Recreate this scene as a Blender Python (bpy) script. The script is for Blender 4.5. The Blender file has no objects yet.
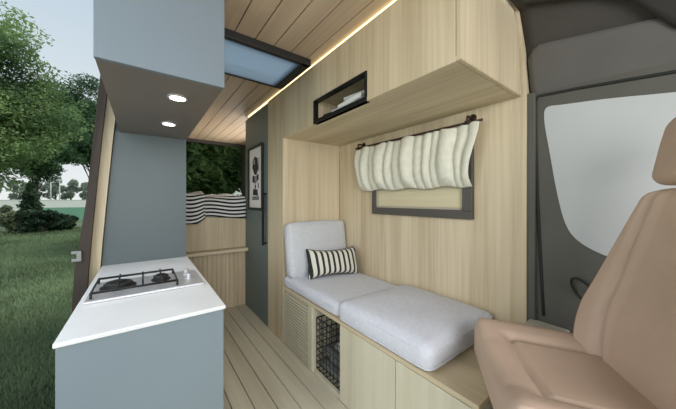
import bpy, bmesh, math, random
import numpy as np
from mathutils import Vector, Matrix, noise
random.seed(7)
rng = np.random.default_rng(7)
scene = bpy.context.scene
col = scene.collection
PI = math.pi

# ------------------------------------------------------------------ dimensions (metres, eye at z = 0)
FL = -1.12          # floor
CE = 0.88           # ceiling
XF = 0.88           # front plane of everything on the right-hand side
XW = 1.44           # right wall lining
YB = 2.85           # bed front
YR = 4.25           # rear doors
GZ = -1.68          # ground outside

# ------------------------------------------------------------------ materials
def mat(name, color=(.5,.5,.5), rough=.6, metal=0.0, emit=None, es=1.0):
    m = bpy.data.materials.new(name); m.use_nodes = True
    b = m.node_tree.nodes['Principled BSDF']
    b.inputs['Base Color'].default_value = (*color, 1)
    b.inputs['Roughness'].default_value = rough
    b.inputs['Metallic'].default_value = metal
    if emit:
        b.inputs['Emission Color'].default_value = (*emit, 1)
        b.inputs['Emission Strength'].default_value = es
    return m

def srgb(r, g, b):
    def f(c):
        c /= 255
        return c/12.92 if c <= .04045 else ((c+.055)/1.055)**2.4
    return (f(r), f(g), f(b))

def nodes(m):
    return m.node_tree.nodes, m.node_tree.links

def ramp(n, stops):
    r = n.new('ShaderNodeValToRGB')
    e = r.color_ramp.elements
    while len(e) < len(stops): e.new(.5)
    for i, (p, c) in enumerate(stops):
        e[i].position = p; e[i].color = (*c, 1)
    return r

def mottled(name, c1, c2, scale=(3,3,3), rough=.6, detail=4, bump=0.0, metal=0.0, lo=.3, hi=.7, bscale=None):
    m = mat(name, c1, rough, metal); n, l = nodes(m); b = n['Principled BSDF']
    tc = n.new('ShaderNodeTexCoord'); mp = n.new('ShaderNodeMapping'); mp.inputs['Scale'].default_value = scale
    l.new(tc.outputs['Object'], mp.inputs['Vector'])
    nz = n.new('ShaderNodeTexNoise'); nz.inputs['Scale'].default_value = 1; nz.inputs['Detail'].default_value = detail
    l.new(mp.outputs[0], nz.inputs['Vector'])
    r = ramp(n, [(lo, c1), (hi, c2)]); l.new(nz.outputs['Fac'], r.inputs['Fac'])
    l.new(r.outputs[0], b.inputs['Base Color'])
    if bump:
        src = nz
        if bscale:
            src = n.new('ShaderNodeTexNoise'); src.inputs['Scale'].default_value = bscale; src.inputs['Detail'].default_value = 2
            l.new(tc.outputs['Object'], src.inputs['Vector'])
        bp = n.new('ShaderNodeBump'); bp.inputs['Strength'].default_value = bump; bp.inputs['Distance'].default_value = .01
        l.new(src.outputs['Fac'], bp.inputs['Height']); l.new(bp.outputs[0], b.inputs['Normal'])
    return m

def wood(name, c1, c2, axis='z', rough=.55, fine=60, streak=9):
    """long soft streaks plus fine pores running along one axis"""
    m = mat(name, c1, rough); n, l = nodes(m); b = n['Principled BSDF']
    tc = n.new('ShaderNodeTexCoord')
    outs = []
    for sc, along, det in ((streak, .45, 3), (fine, 1.6, 3)):
        mp = n.new('ShaderNodeMapping')
        s = {'x': (along, sc, sc), 'y': (sc, along, sc), 'z': (sc, sc, along)}[axis]
        mp.inputs['Scale'].default_value = s
        l.new(tc.outputs['Object'], mp.inputs['Vector'])
        nz = n.new('ShaderNodeTexNoise'); nz.inputs['Scale'].default_value = 1; nz.inputs['Detail'].default_value = det
        nz.inputs['Distortion'].default_value = .4
        l.new(mp.outputs[0], nz.inputs['Vector']); outs.append(nz)
    mx = n.new('ShaderNodeMix'); mx.data_type = 'FLOAT'; mx.inputs[0].default_value = .36
    l.new(outs[0].outputs['Fac'], mx.inputs[2]); l.new(outs[1].outputs['Fac'], mx.inputs[3])
    r = ramp(n, [(.34, c2), (.62, c1)]); l.new(mx.outputs[0], r.inputs['Fac'])
    l.new(r.outputs[0], b.inputs['Base Color'])
    bp = n.new('ShaderNodeBump'); bp.inputs['Strength'].default_value = .06; bp.inputs['Distance'].default_value = .004
    l.new(outs[1].outputs['Fac'], bp.inputs['Height']); l.new(bp.outputs[0], b.inputs['Normal'])
    return m

M = {}
W1, W2 = srgb(217,201,170), srgb(184,166,134)
M['wood_v'] = wood('pale_oak_vertical', W1, W2, 'z', streak=6.5)
M['wood_h'] = wood('pale_oak_along', W1, W2, 'y')
M['wood_x'] = wood('pale_oak_across', W1, W2, 'x')
M['wood_base'] = wood('pale_oak_base', srgb(214,207,184), srgb(200,191,164), 'z')
M['ceil'] = wood('ceiling_oak', srgb(208,185,158), srgb(187,162,136), 'y', streak=7)
M['floor'] = wood('floor_plank', srgb(216,208,186), srgb(196,187,164), 'y', streak=8)
M['groove'] = mat('dark_groove', srgb(58,44,34), .9)
M['blue'] = mottled('blue_grey_laminate', srgb(126,139,146), srgb(131,144,150), (2,2,2), .5)
M['blue_up'] = mottled('blue_grey_laminate_upper', srgb(119,131,140), srgb(124,136,145), (2,2,2), .5)
M['panel'] = mottled('slate_laminate', srgb(86,97,99), srgb(91,102,104), (2,2,2), .45)
M['under'] = mottled('taupe_laminate', srgb(122,112,106), srgb(130,119,112), (2,2,2), .4)
M['slate'] = mottled('dark_slate_laminate', srgb(104,118,115), srgb(110,124,121), (2,2,2), .45)
M['white'] = mottled('white_worktop', srgb(232,232,232), srgb(242,242,242), (4,4,4), .35)
M['steel'] = mat('brushed_steel', srgb(205,205,207), .38, .5)
M['black'] = mat('black_metal', srgb(24,23,22), .45, .3)
M['blackmat'] = mat('black_enamel', srgb(30,29,28), .55)
M['bronze'] = mat('dark_bronze', srgb(52,34,28), .5, .4)
M['winframe'] = mat('grey_window_frame', srgb(82,78,72), .5)
M['winframe_l'] = mat('light_window_frame', srgb(172,164,146), .6)
M['blind'] = mottled('pleated_blind', srgb(214,204,170), srgb(204,192,158), (2,2,40), .7)
M['cushion'] = mottled('grey_linen', srgb(206,207,214), srgb(217,218,225), (60,60,60), .95, bump=.12, bscale=300)
M['cushion_b'] = mottled('grey_linen_back', srgb(196,198,201), srgb(206,208,211), (60,60,60), .95, bump=.12, bscale=300)
M['curtain'] = mottled('cream_linen', srgb(214,212,194), srgb(226,224,208), (30,30,30), .95, bump=.1, bscale=250)
M['seat'] = mottled('tan_leather', srgb(186,160,140), srgb(197,171,150), (5,5,5), .6, bump=.05, bscale=160)
M['liner'] = mottled('charcoal_headliner', srgb(66,62,58), srgb(72,68,64), (6,6,6), .9, bump=.05, bscale=200)
M['liner2'] = mottled('charcoal_trim', srgb(92,89,85), srgb(98,95,91), (6,6,6), .8)
M['door'] = mottled('olive_grey_door_card', srgb(84,82,75), srgb(90,88,81), (4,4,4), .7)
M['seal'] = mat('rubber_seal', srgb(36,38,32), .8)
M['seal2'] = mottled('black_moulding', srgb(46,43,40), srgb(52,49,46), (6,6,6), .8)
M['handle'] = mat('matt_black_handle', srgb(18,18,18), .9)
M['striker'] = mat('dull_zinc', srgb(150,150,150), .5, .4)
M['shade'] = mottled('window_shade', srgb(184,186,185), srgb(192,194,193), (1.5,1.5,1.5), .8)
M['pillar'] = mottled('brown_black_pillar', srgb(62,52,46), srgb(70,60,53), (4,4,4), .75)
M['body'] = mat('van_body_grey', srgb(96,98,98), .4, .3)
M['led'] = mat('warm_led', srgb(255,230,160), .5, emit=srgb(255,238,188), es=2.4)
M['lamp'] = mat('downlight_glow', (1,1,1), .5, emit=(1,.95,.86), es=14)
M['paper'] = mat('paper_white', srgb(240,240,236), .8)
M['paper_g'] = mat('paper_grey', srgb(118,122,118), .8)
M['ink'] = mat('ink_dark', srgb(46,46,48), .8)
M['ink_g'] = mat('ink_grey', srgb(132,132,132), .8)
M['cover_g'] = mat('book_cover_grey', srgb(196,198,192), .6)
M['cover_d'] = mat('book_cover_dark', srgb(60,60,58), .6)
M['sill'] = mat('pale_sill', srgb(190,184,168), .6)

def stripes(name, axis, period, dark, light, duty=.5, coord='Object', warp=0.0):
    m = mat(name, light, .95); n, l = nodes(m); b = n['Principled BSDF']
    tc = n.new('ShaderNodeTexCoord'); sp = n.new('ShaderNodeSeparateXYZ')
    l.new(tc.outputs[coord], sp.inputs[0])
    src = sp.outputs[axis]
    a = n.new('ShaderNodeMath'); a.operation = 'DIVIDE'; a.inputs[1].default_value = period; l.new(src, a.inputs[0])
    f = n.new('ShaderNodeMath'); f.operation = 'FRACT'; l.new(a.outputs[0], f.inputs[0])
    g = n.new('ShaderNodeMath'); g.operation = 'LESS_THAN'; g.inputs[1].default_value = duty; l.new(f.outputs[0], g.inputs[0])
    mx = n.new('ShaderNodeMix'); mx.data_type = 'RGBA'
    mx.inputs[6].default_value = (*light, 1); mx.inputs[7].default_value = (*dark, 1)
    l.new(g.outputs[0], mx.inputs[0]); l.new(mx.outputs[2], b.inputs['Base Color'])
    return m
M['pil'] = stripes('striped_cotton', 0, .042, srgb(44,44,44), srgb(216,212,198), .42)
M['pilpipe'] = mat('black_piping', srgb(40,40,40), .9)
M['bed'] = stripes('striped_bedding', 1, 1/12, srgb(28,28,32), srgb(228,228,224), .5, 'UV')

def glass(name, tint, gloss=.08):
    m = bpy.data.materials.new(name); m.use_nodes = True; n, l = nodes(m); n.clear()
    o = n.new('ShaderNodeOutputMaterial'); t = n.new('ShaderNodeBsdfTransparent'); t.inputs[0].default_value = (*tint, 1)
    g = n.new('ShaderNodeBsdfGlossy'); g.inputs['Roughness'].default_value = .03
    x = n.new('ShaderNodeMixShader'); x.inputs[0].default_value = gloss
    l.new(t.outputs[0], x.inputs[1]); l.new(g.outputs[0], x.inputs[2]); l.new(x.outputs[0], o.inputs[0])
    return m
M['skyglass'] = glass('skylight_glass', (.45,.53,.58), .04)
def milky(name, tint, diff, k):
    m = glass(name, tint, k); n, l = nodes(m)
    g = [q for q in n if q.type == 'BSDF_GLOSSY'][0]; x = [q for q in n if q.type == 'MIX_SHADER'][0]
    t = n.new('ShaderNodeBsdfTranslucent'); t.inputs[0].default_value = (*diff, 1); l.new(t.outputs[0], x.inputs[2]); n.remove(g); return m
M['skyglass'] = milky('skylight_glass', (.60,.66,.70), (.40,.46,.50), .66)
M['rearglass'] = glass('tinted_rear_glass', (.74,.78,.74), 0.0)

def leaf_mat(name, c1, c2, scale=.9):
    m = bpy.data.materials.new(name); m.use_nodes = True; n, l = nodes(m); n.clear()
    o = n.new('ShaderNodeOutputMaterial')
    tc = n.new('ShaderNodeTexCoord'); nz = n.new('ShaderNodeTexNoise'); nz.inputs['Scale'].default_value = scale; nz.inputs['Detail'].default_value = 5
    l.new(tc.outputs['Object'], nz.inputs['Vector'])
    r = ramp(n, [(.36, c1), (.66, c2)]); l.new(nz.outputs['Fac'], r.inputs['Fac'])
    d = n.new('ShaderNodeBsdfDiffuse'); t = n.new('ShaderNodeBsdfTranslucent')
    l.new(r.outputs[0], d.inputs[0]); l.new(r.outputs[0], t.inputs[0])
    x = n.new('ShaderNodeMixShader'); x.inputs[0].default_value = .35
    l.new(d.outputs[0], x.inputs[1]); l.new(t.outputs[0], x.inputs[2]); l.new(x.outputs[0], o.inputs[0])
    return m
M['leaf_a'] = leaf_mat('leaf_bright', srgb(94,122,86), srgb(164,190,128), .5)
M['leaf_b'] = leaf_mat('leaf_mid', srgb(68,98,74), srgb(114,144,106), .5)
M['leaf_c'] = leaf_mat('leaf_dark', srgb(50,68,50), srgb(80,102,68))
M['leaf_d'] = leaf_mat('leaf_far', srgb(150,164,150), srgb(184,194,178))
M['leaf_e'] = leaf_mat('leaf_shrub', srgb(54,74,60), srgb(88,110,82), 1.6)
M['leaf_f'] = leaf_mat('leaf_pale', srgb(120,132,104), srgb(160,168,134), 1.6)
M['leaf_r'] = leaf_mat('leaf_shade', srgb(64,86,54), srgb(130,150,98), .8)
M['bark'] = mottled('bark', srgb(62,54,46), srgb(92,82,72), (8,8,3), .95, bump=.4)
M['ground'] = mottled('lawn_soil', srgb(92,107,78), srgb(116,132,96), (.9,.9,.9), 1.0)
M['blade'] = leaf_mat('grass_blade', srgb(112,130,98), srgb(150,168,128), .5)
M['court'] = mottled('green_court_screen', srgb(122,172,146), srgb(134,182,158), (.4,.4,.4), .9)
M['courtw'] = mat('pale_court_wall', srgb(226,228,220), .9)
M['pole'] = mat('pale_pole', srgb(196,200,196), .6)

# ------------------------------------------------------------------ mesh helpers
class MB:
    """collects shapes, builds ONE mesh object"""
    def __init__(s): s.bm = bmesh.new()
    def add(s, other):
        me = bpy.data.meshes.new('t'); other.to_mesh(me); other.free(); s.bm.from_mesh(me); bpy.data.meshes.remove(me); return s
    def box(s, x0, x1, y0, y1, z0, z1, bev=0.0, seg=2):
        t = bmesh.new(); bmesh.ops.create_cube(t, size=1)
        bmesh.ops.scale(t, vec=(x1-x0, y1-y0, z1-z0), verts=t.verts)
        bmesh.ops.translate(t, vec=((x0+x1)/2, (y0+y1)/2, (z0+z1)/2), verts=t.verts)
        if bev:
            bmesh.ops.bevel(t, geom=t.edges[:], offset=bev, segments=seg, affect='EDGES', profile=.5)
        return s.add(t)
    def tube(s, pts, r, n=10, closed=False, cap=True):
        pts = [Vector(p) for p in pts]; N = len(pts)
        rr = r if isinstance(r, (list, tuple)) else [r]*N
        t = bmesh.new(); rings = []
        prev = None
        for i, p in enumerate(pts):
            a = pts[(i-1) % N] if (closed or i > 0) else p
            b = pts[(i+1) % N] if (closed or i < N-1) else p
            d = (b-a).normalized()
            if prev is None:
                u = d.orthogonal().normalized()
            else:
                u = (prev - d*prev.dot(d)).normalized()
            prev = u; v = d.cross(u)
            rings.append([t.verts.new(p + (u*math.cos(2*PI*k/n) + v*math.sin(2*PI*k/n))*rr[i]) for k in range(n)])
        for i in range(N if closed else N-1):
            A, B = rings[i], rings[(i+1) % N]
            for k in range(n): t.faces.new((A[k], A[(k+1) % n], B[(k+1) % n], B[k]))
        if cap and not closed:
            t.faces.new(rings[0][::-1]); t.faces.new(rings[-1])
        for f in t.faces: f.smooth = True
        return s.add(t)
    def lathe(s, prof, c, axis='z', n=28):
        t = bmesh.new(); rings = []
        for r, h in prof:
            ring = []
            for k in range(n):
                a = 2*PI*k/n; q = (r*math.cos(a), r*math.sin(a), h)
                if axis == 'y': q = (q[0], q[2], q[1])
                if axis == 'x': q = (q[2], q[0], q[1])
                ring.append(t.verts.new(Vector(q)+Vector(c)))
            rings.append(ring)
        for A, B in zip(rings, rings[1:]):
            for k in range(n): t.faces.new((A[k], A[(k+1) % n], B[(k+1) % n], B[k]))
        t.faces.new(rings[0][::-1]); t.faces.new(rings[-1])
        bmesh.ops.recalc_face_normals(t, faces=t.faces[:])
        return s.add(t)
    def prism(s, poly, a, b, axis='y', bev=0.0):
        """poly: 2D outline in the plane across `axis`, extruded from a to b"""
        t = bmesh.new()
        def P(q, h): return {'x': (h, q[0], q[1]), 'y': (q[0], h, q[1]), 'z': (q[0], q[1], h)}[axis]
        A = [t.verts.new(P(q, a)) for q in poly]; B = [t.verts.new(P(q, b)) for q in poly]
        t.faces.new(A); t.faces.new(B[::-1]); n = len(poly)
        for i in range(n): t.faces.new((A[i], A[(i+1) % n], B[(i+1) % n], B[i]))
        bmesh.ops.recalc_face_normals(t, faces=t.faces[:])
        if bev: bmesh.ops.bevel(t, geom=t.edges[:], offset=bev, segments=2, affect='EDGES')
        return s.add(t)
    def grid(s, fn, nu, nv, uv=None, smooth=True):
        t = bmesh.new()
        V = [[t.verts.new(fn(i/nu, j/nv)) for j in range(nv+1)] for i in range(nu+1)]
        for i in range(nu):
            for j in range(nv):
                f = t.faces.new((V[i][j], V[i+1][j], V[i+1][j+1], V[i][j+1])); f.smooth = smooth
        if uv:
            lay = t.loops.layers.uv.new('UVMap')
            idx = {V[i][j]: (i/nu, j/nv) for i in range(nu+1) for j in range(nv+1)}
            for f in t.faces:
                for lp in f.loops: lp[lay].uv = uv(*idx[lp.vert])
        return s.add(t)
    def blob(s, fn, n=(16,16,8)):
        """surface of a cube grid mapped by fn((x,y,z) in -1..1) -> point"""
        t = bmesh.new(); cache = {}
        def V(p):
            k = tuple(round(c, 5) for c in p)
            if k not in cache: cache[k] = t.verts.new(fn(*k))
            return cache[k]
        for ax in range(3):
            o = [k for k in range(3) if k != ax]
            for sgn in (-1, 1):
                for i in range(n[o[0]]):
                    for j in range(n[o[1]]):
                        q = []
                        for di, dj in ((0,0),(1,0),(1,1),(0,1)):
                            p = [0,0,0]; p[ax] = sgn
                            p[o[0]] = -1 + 2*(i+di)/n[o[0]]; p[o[1]] = -1 + 2*(j+dj)/n[o[1]]
                            q.append(V(p))
                        t.faces.new(q)
        bmesh.ops.recalc_face_normals(t, faces=t.faces[:])
        for f in t.faces: f.smooth = True
        return s.add(t)
    def build(s, name, m, parent=None, smooth_angle=None):
        me = bpy.data.meshes.new(name)
        if parent is not None:
            wl = world_loc(parent)
            bmesh.ops.translate(s.bm, vec=-wl, verts=s.bm.verts)
        s.bm.to_mesh(me); s.bm.free()
        for mm in (m if isinstance(m, (list, tuple)) else [m]): me.materials.append(mm)
        o = bpy.data.objects.new(name, me); col.objects.link(o)
        if parent is not None: o.parent = parent
        return o

def world_loc(o):
    v = Vector((0,0,0))
    while o: v += o.location; o = o.parent
    return v

def tag(o, label=None, cat=None, group=None, kind=None):
    if label: o['label'] = label
    if cat: o['category'] = cat
    if group: o['group'] = group
    if kind: o['kind'] = kind
    return o
def thing(name, loc, label, cat, group=None):
    o = bpy.data.objects.new(name, None); o.empty_display_size = .1; col.objects.link(o); o.location = loc
    return tag(o, label, cat, group)
def struct(o): o['kind'] = 'structure'; return o
def recentre(o, loc):
    """put the origin of a single-mesh thing at its base"""
    o.data.transform(Matrix.Translation(-Vector(loc))); o.location = loc; return o
def copy_tree(o, parent=None):
    c = o.copy(); col.objects.link(c); c.parent = parent
    for ch in list(o.children): copy_tree(ch, c)
    return c

def rbox(cx, cy, cz, hx, hy, hz, r, bulge=(0,0,0), wr=0.0, seed=0, fr=6):
    """rounded, puffed box mapping for blob()"""
    def fn(x, y, z):
        p = [x*hx, y*hy, z*hz]; h = (hx, hy, hz); inner = [max(-(h[i]-r), min(h[i]-r, p[i])) for i in range(3)]
        d = Vector([p[i]-inner[i] for i in range(3)])
        if d.length > 1e-9:
            e = max(abs(d[0]), abs(d[1]), abs(d[2])); d = d.normalized()*min(e, r) if d.length > 0 else d
        q = Vector(inner)+d
        q.x += bulge[0]*x*max(0,(1-y*y))*max(0,(1-z*z))
        q.y += bulge[1]*y*max(0,(1-x*x))*max(0,(1-z*z))
        q.z += bulge[2]*z*max(0,(1-x**4))*max(0,(1-y**4))
        if wr:
            k = Vector((q.x*fr+seed, q.y*fr, q.z*fr)); q += Vector((noise.noise(k), noise.noise(k+Vector((9,0,0))), noise.noise(k+Vector((0,9,0)))))*wr
        return Vector((cx,cy,cz))+q
    return fn

# ================================================================== SETTING
# floor: planks running to the rear over a dark bed
f = MB().box(-.26, 1.42, -.35, YR, FL-.05, FL-.008)
fo = f.build('floor', M['groove']); struct(fo)
f = MB(); x = -.22
while x < 1.40:
    f.box(x+.004, min(x+.1, 1.42)-.0, -.35, YR, FL-.03, FL, .003); x += .1
fo2 = f.build('floor_planks', M['floor'], fo)
# ceiling of tongue and groove boards, opening for the skylight
SKX0, SKX1, SKY0, SKY1 = .24, .845, 1.415, 1.855
c = MB()
def slab(z0, z1, c, xs):
    for (a, b) in xs:
        # cut around the skylight
        if b <= SKX0+.03 or a >= SKX1-.03: c.box(a, b, .46, YR, z0, z1)
        else:
            c.box(a, b, .46, SKY0+.03, z0, z1); c.box(a, b, SKY1-.03, YR, z0, z1)
slab(CE+.012, CE+.03, c, [(-.155, SKX0+.03), (SKX0+.03, SKX1-.03), (SKX1-.03, 1.38)])
ce = c.build('ceiling', M['groove']); struct(ce)
c = MB(); x = -.155
bx = []
while x < 1.38:
    bx.append((x+.004, x+.106)); x += .1075
slab(CE, CE+.02, c, [(max(a, -.155), min(b, 1.38)) for a, b in bx])
c.build('ceiling_boards', M['ceil'], ce)

# right wall lining: upright to z .5 then leaning in
def right_prof(): return [(XW, FL), (XW, .40), (1.432, .52), (1.405, .68), (1.373, .80), (1.350, .855), (1.30, .879), (1.30,.93), (1.47,.93), (1.50, .5), (1.50, FL)]
w = MB().prism(right_prof(), .455, YR, 'y')
struct(w.build('wall_right', M['wood_v']))
# left wall behind the kitchen: pale lining inside, brown-black body outside
def lx(z):   # inner face
    t = (z-FL)/(CE-FL); return -.232 + .112*max(0, (t-.25)/.75)**1.15
def left_out(z): return lx(z) - .05
zs = [FL + (CE-FL)*i/10 for i in range(11)]
w = MB().prism([(lx(z), z) for z in zs] + [(lx(z)-.05, z) for z in reversed(zs)], 2.262, YR, 'y')
wl = struct(w.build('wall_left', M['wood_v']))
w = MB().prism([(lx(z)-.052, z) for z in zs] + [(lx(z)-.10, z) for z in reversed(zs)], 2.30, YR, 'y')
w.build('body_side', M['pillar'], wl)
# sliding-door pillar
zs2 = [FL-.3 + (CE+.04-FL+.3)*i/12 for i in range(13)]
def px_(z): return lx(max(z, FL))-.050
PO = [(-1.6,-.345),(-.80,-.345),(-.60,-.343),(-.42,-.332),(-.20,-.305),(.15,-.262),(.46,-.222),(.70,-.196),(.95,-.17)]
def pout(z):
    for (za, xa), (zb, xb) in zip(PO, PO[1:]):
        if za <= z <= zb: return xa+(xb-xa)*(z-za)/(zb-za)
    return PO[-1][1]
w = MB().prism([(px_(z), z) for z in zs2] + [(min(pout(z), px_(z)-.008), z) for z in reversed(zs2)], 2.215, 2.298, 'y')
tp = struct(w.build('trim_1', M['pillar']))
lt = MB().box(-.345, -.305, 2.200, 2.216, -.372, -.354, .003).box(-.345,-.300,2.200,2.216,-.326,-.308,.003).box(-.322,-.300,2.196,2.216,-.372,-.308,.003)
lt.build('door_striker', M['striker'], tp)['label'] = 'steel door striker on the brown-black pillar'
# sill under the sliding door and the roof side above it
struct(MB().box(-.30, -.262, .30, 2.25, FL-.3, FL-.01, .006).build('trim_2', M['pillar']))
struct(MB().box(-.165, -.13, .40, 2.26, CE+.002, CE+.06, .01).build('trim_3', M['liner']))
# rear header, sides and tinted rear window
rw = MB().box(-.2, 1.38, YR-.005, YR+.05, .835, CE+.06).box(-.30, -.10, YR, YR+.05, FL, .86).box(1.28, 1.47, YR, YR+.05, FL, .86).box(-.2, 1.4, YR, YR+.05, FL-.3, -.35)
struct(rw.build('wall_rear', M['liner']))
w2 = struct(MB().box(-.10, 1.28, YR+.018, YR+.024, -.35, .835).build('window_2', M['rearglass']))
MB().box(-.11, 1.29, YR+.01, YR+.03, -.36, -.33, .004).box(-.11,-.085,YR+.01,YR+.03,-.36,.84,.004).box(1.265,1.29,YR+.01,YR+.03,-.36,.84,.004).build('window_frame', M['seal'], w2)

# skylight
sk = MB()
for (a,b,y0,y1) in ((SKX0,SKX1,SKY0,SKY0+.034),(SKX0,SKX1,SKY1-.026,SKY1),(SKX0,SKX0+.045,SKY0,SKY1),(SKX1-.062,SKX1,SKY0,SKY1)):
    sk.box(a, b, y0, y1, CE-.04, CE+.008, .004)
w3 = struct(sk.build('window_3', M['blackmat']))
w3['label'] = 'black framed roof skylight with blue glass'
MB().box(SKX0+.03, SKX1-.05, SKY0+.03, SKY1-.02, CE-.037, CE-.031).build('window_pane', M['skyglass'], w3)

# cab: headliner, door card, floor
def cab_x(z):
    return 1.505 - .16*max(0,(z-.45)/.42)**1.6
cb = MB()
def liner(u, v):
    y = .456 - u*1.35
    a = v
    if a < .55:
        z = .40 + a/.55*.45; x = cab_x(z)
    else:
        b = (a-.55)/.45; z = .85 + .07*math.sin(b*PI/2); x = cab_x(.85) - b*1.75
    return Vector((x, y, z))
cb.grid(liner, 30, 40)
o = struct(cb.build('trim_4', M['liner']))
sm = o.modifiers.new('thick', 'SOLIDIFY'); sm.thickness = .004; sm.offset = 0
# moulded lower liner panel with a curved upper edge
def low(u, v):
    y = .447 - u*.95
    top = .705 - .17*u - .05*max(0, 1-u/.05)**2
    bot = .487 - .107*u
    z = bot + v*(top-bot)
    x = cab_x(z) - .016 - .020*math.sin(min(1, v*1.0)*PI)**.6*.5
    return Vector((x, y, z))
p = MB().grid(low, 40, 12).build('trim_5', M['liner2']); struct(p)
sm = p.modifiers.new('thick', 'SOLIDIFY'); sm.thickness = .008; sm.offset = 0
# cab door card with window aperture
def opening():
    pts = [(.0265,.366),(.186,.396),(.33,.412),(.372,.420),(.388,.404),(.386,.34),(.368,.22),(.342,.03),(.316,-.10),(.282,-.165),(.207,-.213),(.12,-.235),(.0,-.25),(-.40,-.26),(-.52,-.20),(-.55,.1),(-.50,.27),(-.30,.32)]
    return pts
def smooth_poly(P, it=2):
    for _ in range(it):
        Q = []
        for i in range(len(P)):
            a, b = P[i], P[(i+1) % len(P)]
            Q += [(a[0]*.75+b[0]*.25, a[1]*.75+b[1]*.25), (a[0]*.25+b[0]*.75, a[1]*.25+b[1]*.75)]
        P = Q
    return P
op = smooth_poly(opening())
def door_card():
    t = bmesh.new(); N = len(op)
    cx, cy = -.07, .08
    def outer(q):   # push each aperture point out to the door rectangle
        d = Vector((q[0]-cx, q[1]-cy)); k = 1e9
        for lim, comp in ((.445-cx, 0), (-.80-cx, 0), (.50-cy, 1), (-1.10-cy, 1)):
            if abs(d[comp]) > 1e-6:
                s = lim/d[comp]
                if s > 0: k = min(k, s)
        return (cx+d.x*k, cy+d.y*k)
    I0 = [t.verts.new((1.488, a, b)) for a, b in op]
    I1 = [t.verts.new((1.475, a*1.0+(.006 if a > 0 else -.006), b+(.006 if b > .1 else -.006))) for a, b in op]
    O1 = [t.verts.new((1.475, *outer(q))) for q in op]
    for A, B in ((I0, I1), (I1, O1)):
        for k in range(N): t.faces.new((A[k], A[(k+1) % N], B[(k+1) % N], B[k]))
    bmesh.ops.recalc_face_normals(t, faces=t.faces[:])
    return t
dm = MB().add(door_card()); dr = struct(dm.build('door_1', M['door']))
# rubber seals on the door: upright B-pillar line and top line
MB().tube([(1.472,.398,-.53),(1.472,.404,-.4),(1.472,.420,0),(1.472,.428,.3),(1.472,.428,.46),(1.472,.418,.482)]+[(1.472,.39-.1*i,.484-.0113*i-.003*max(0,i-4)**2) for i in range(1,11)], .006, 8).build('door_seal', M['seal'], dr)
hd = MB().tube([(1.462-.02*math.sin(PI*k/14), .262+.035*math.cos(2*PI*k/28-.5)*1.0, -.375+.05*math.sin(2*PI*k/28)) for k in range(28)], .005, 8, closed=True)
hd.build('door_pull', M['seal'], dr)
# dark moulding above the door, dropping towards the windscreen
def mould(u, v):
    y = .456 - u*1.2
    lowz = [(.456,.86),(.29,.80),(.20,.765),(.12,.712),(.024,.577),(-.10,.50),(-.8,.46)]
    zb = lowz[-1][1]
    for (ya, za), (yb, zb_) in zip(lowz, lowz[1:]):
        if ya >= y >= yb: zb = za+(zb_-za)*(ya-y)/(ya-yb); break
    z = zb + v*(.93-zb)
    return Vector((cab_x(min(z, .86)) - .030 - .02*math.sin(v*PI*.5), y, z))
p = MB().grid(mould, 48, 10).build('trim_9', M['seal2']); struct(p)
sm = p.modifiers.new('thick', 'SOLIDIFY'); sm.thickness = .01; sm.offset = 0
# B-pillar strip between lining and door
struct(MB().box(1.449, 1.53, .425, .454, FL, .50, .004).build('trim_6', M['door']))
struct(MB().box(1.36, 1.47, .30, .45, -.62, -.555, .012).build('trim_7', M['sill']))
# shade in the cab window
t = bmesh.new()
vs = [t.verts.new((1.4742, a, b)) for a, b in [((a+.07)*1.02-.07, (b-.08)*1.02+.08) for a, b in op]]
t.faces.new(vs)
ws = MB().add(t).build('window_shade', M['shade']); sm = ws.modifiers.new('thick','SOLIDIFY'); sm.thickness = .002; sm.offset = 0
recentre(ws, (1.4742, -.07, -.26))
tag(ws, 'pale grey insulating shade filling the cab door window behind the tan seat', 'window shade')
# cab floor
struct(MB().box(-.4, 1.5, -1.6, -.36, FL-.06, FL-.02).build('trim_8', M['liner']))

# ================================================================== KITCHEN
KX0, KX1, KY0, KY1 = -.213, .267, 1.137, 2.288
CT = -.43
kc = thing('kitchen_cabinet', (.03, 1.7, FL), 'blue-grey kitchen base cabinet under the white worktop by the open door', 'cabinet')
MB().box(KX0+.004, KX1-.022, KY0+.022, KY1-.02, FL, CT-.015).build('carcass', M['blue'], kc)
MB().box(KX0, KX1-.002, KY0+.004, KY0+.022, FL, CT-.015, .002).build('end_panel', M['blue'], kc)
for y0, y1 in ((KY0+.026, 1.70), (1.704, KY1-.02)):
    dd = MB().box(KX1-.021, KX1-.003, y0, y1, FL+.06, CT-.019, .002).build('cabinet_door', M['blue'], kc)
ct = MB().box(KX0-.004, KX1+.004, KY0-.006, KY1, CT-.015, CT, .003).build('countertop', M['white'])
recentre(ct, (.03, 1.7, CT-.015)); tag(ct, 'white kitchen worktop on the blue-grey cabinet, holding the gas hob', 'countertop')

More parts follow.
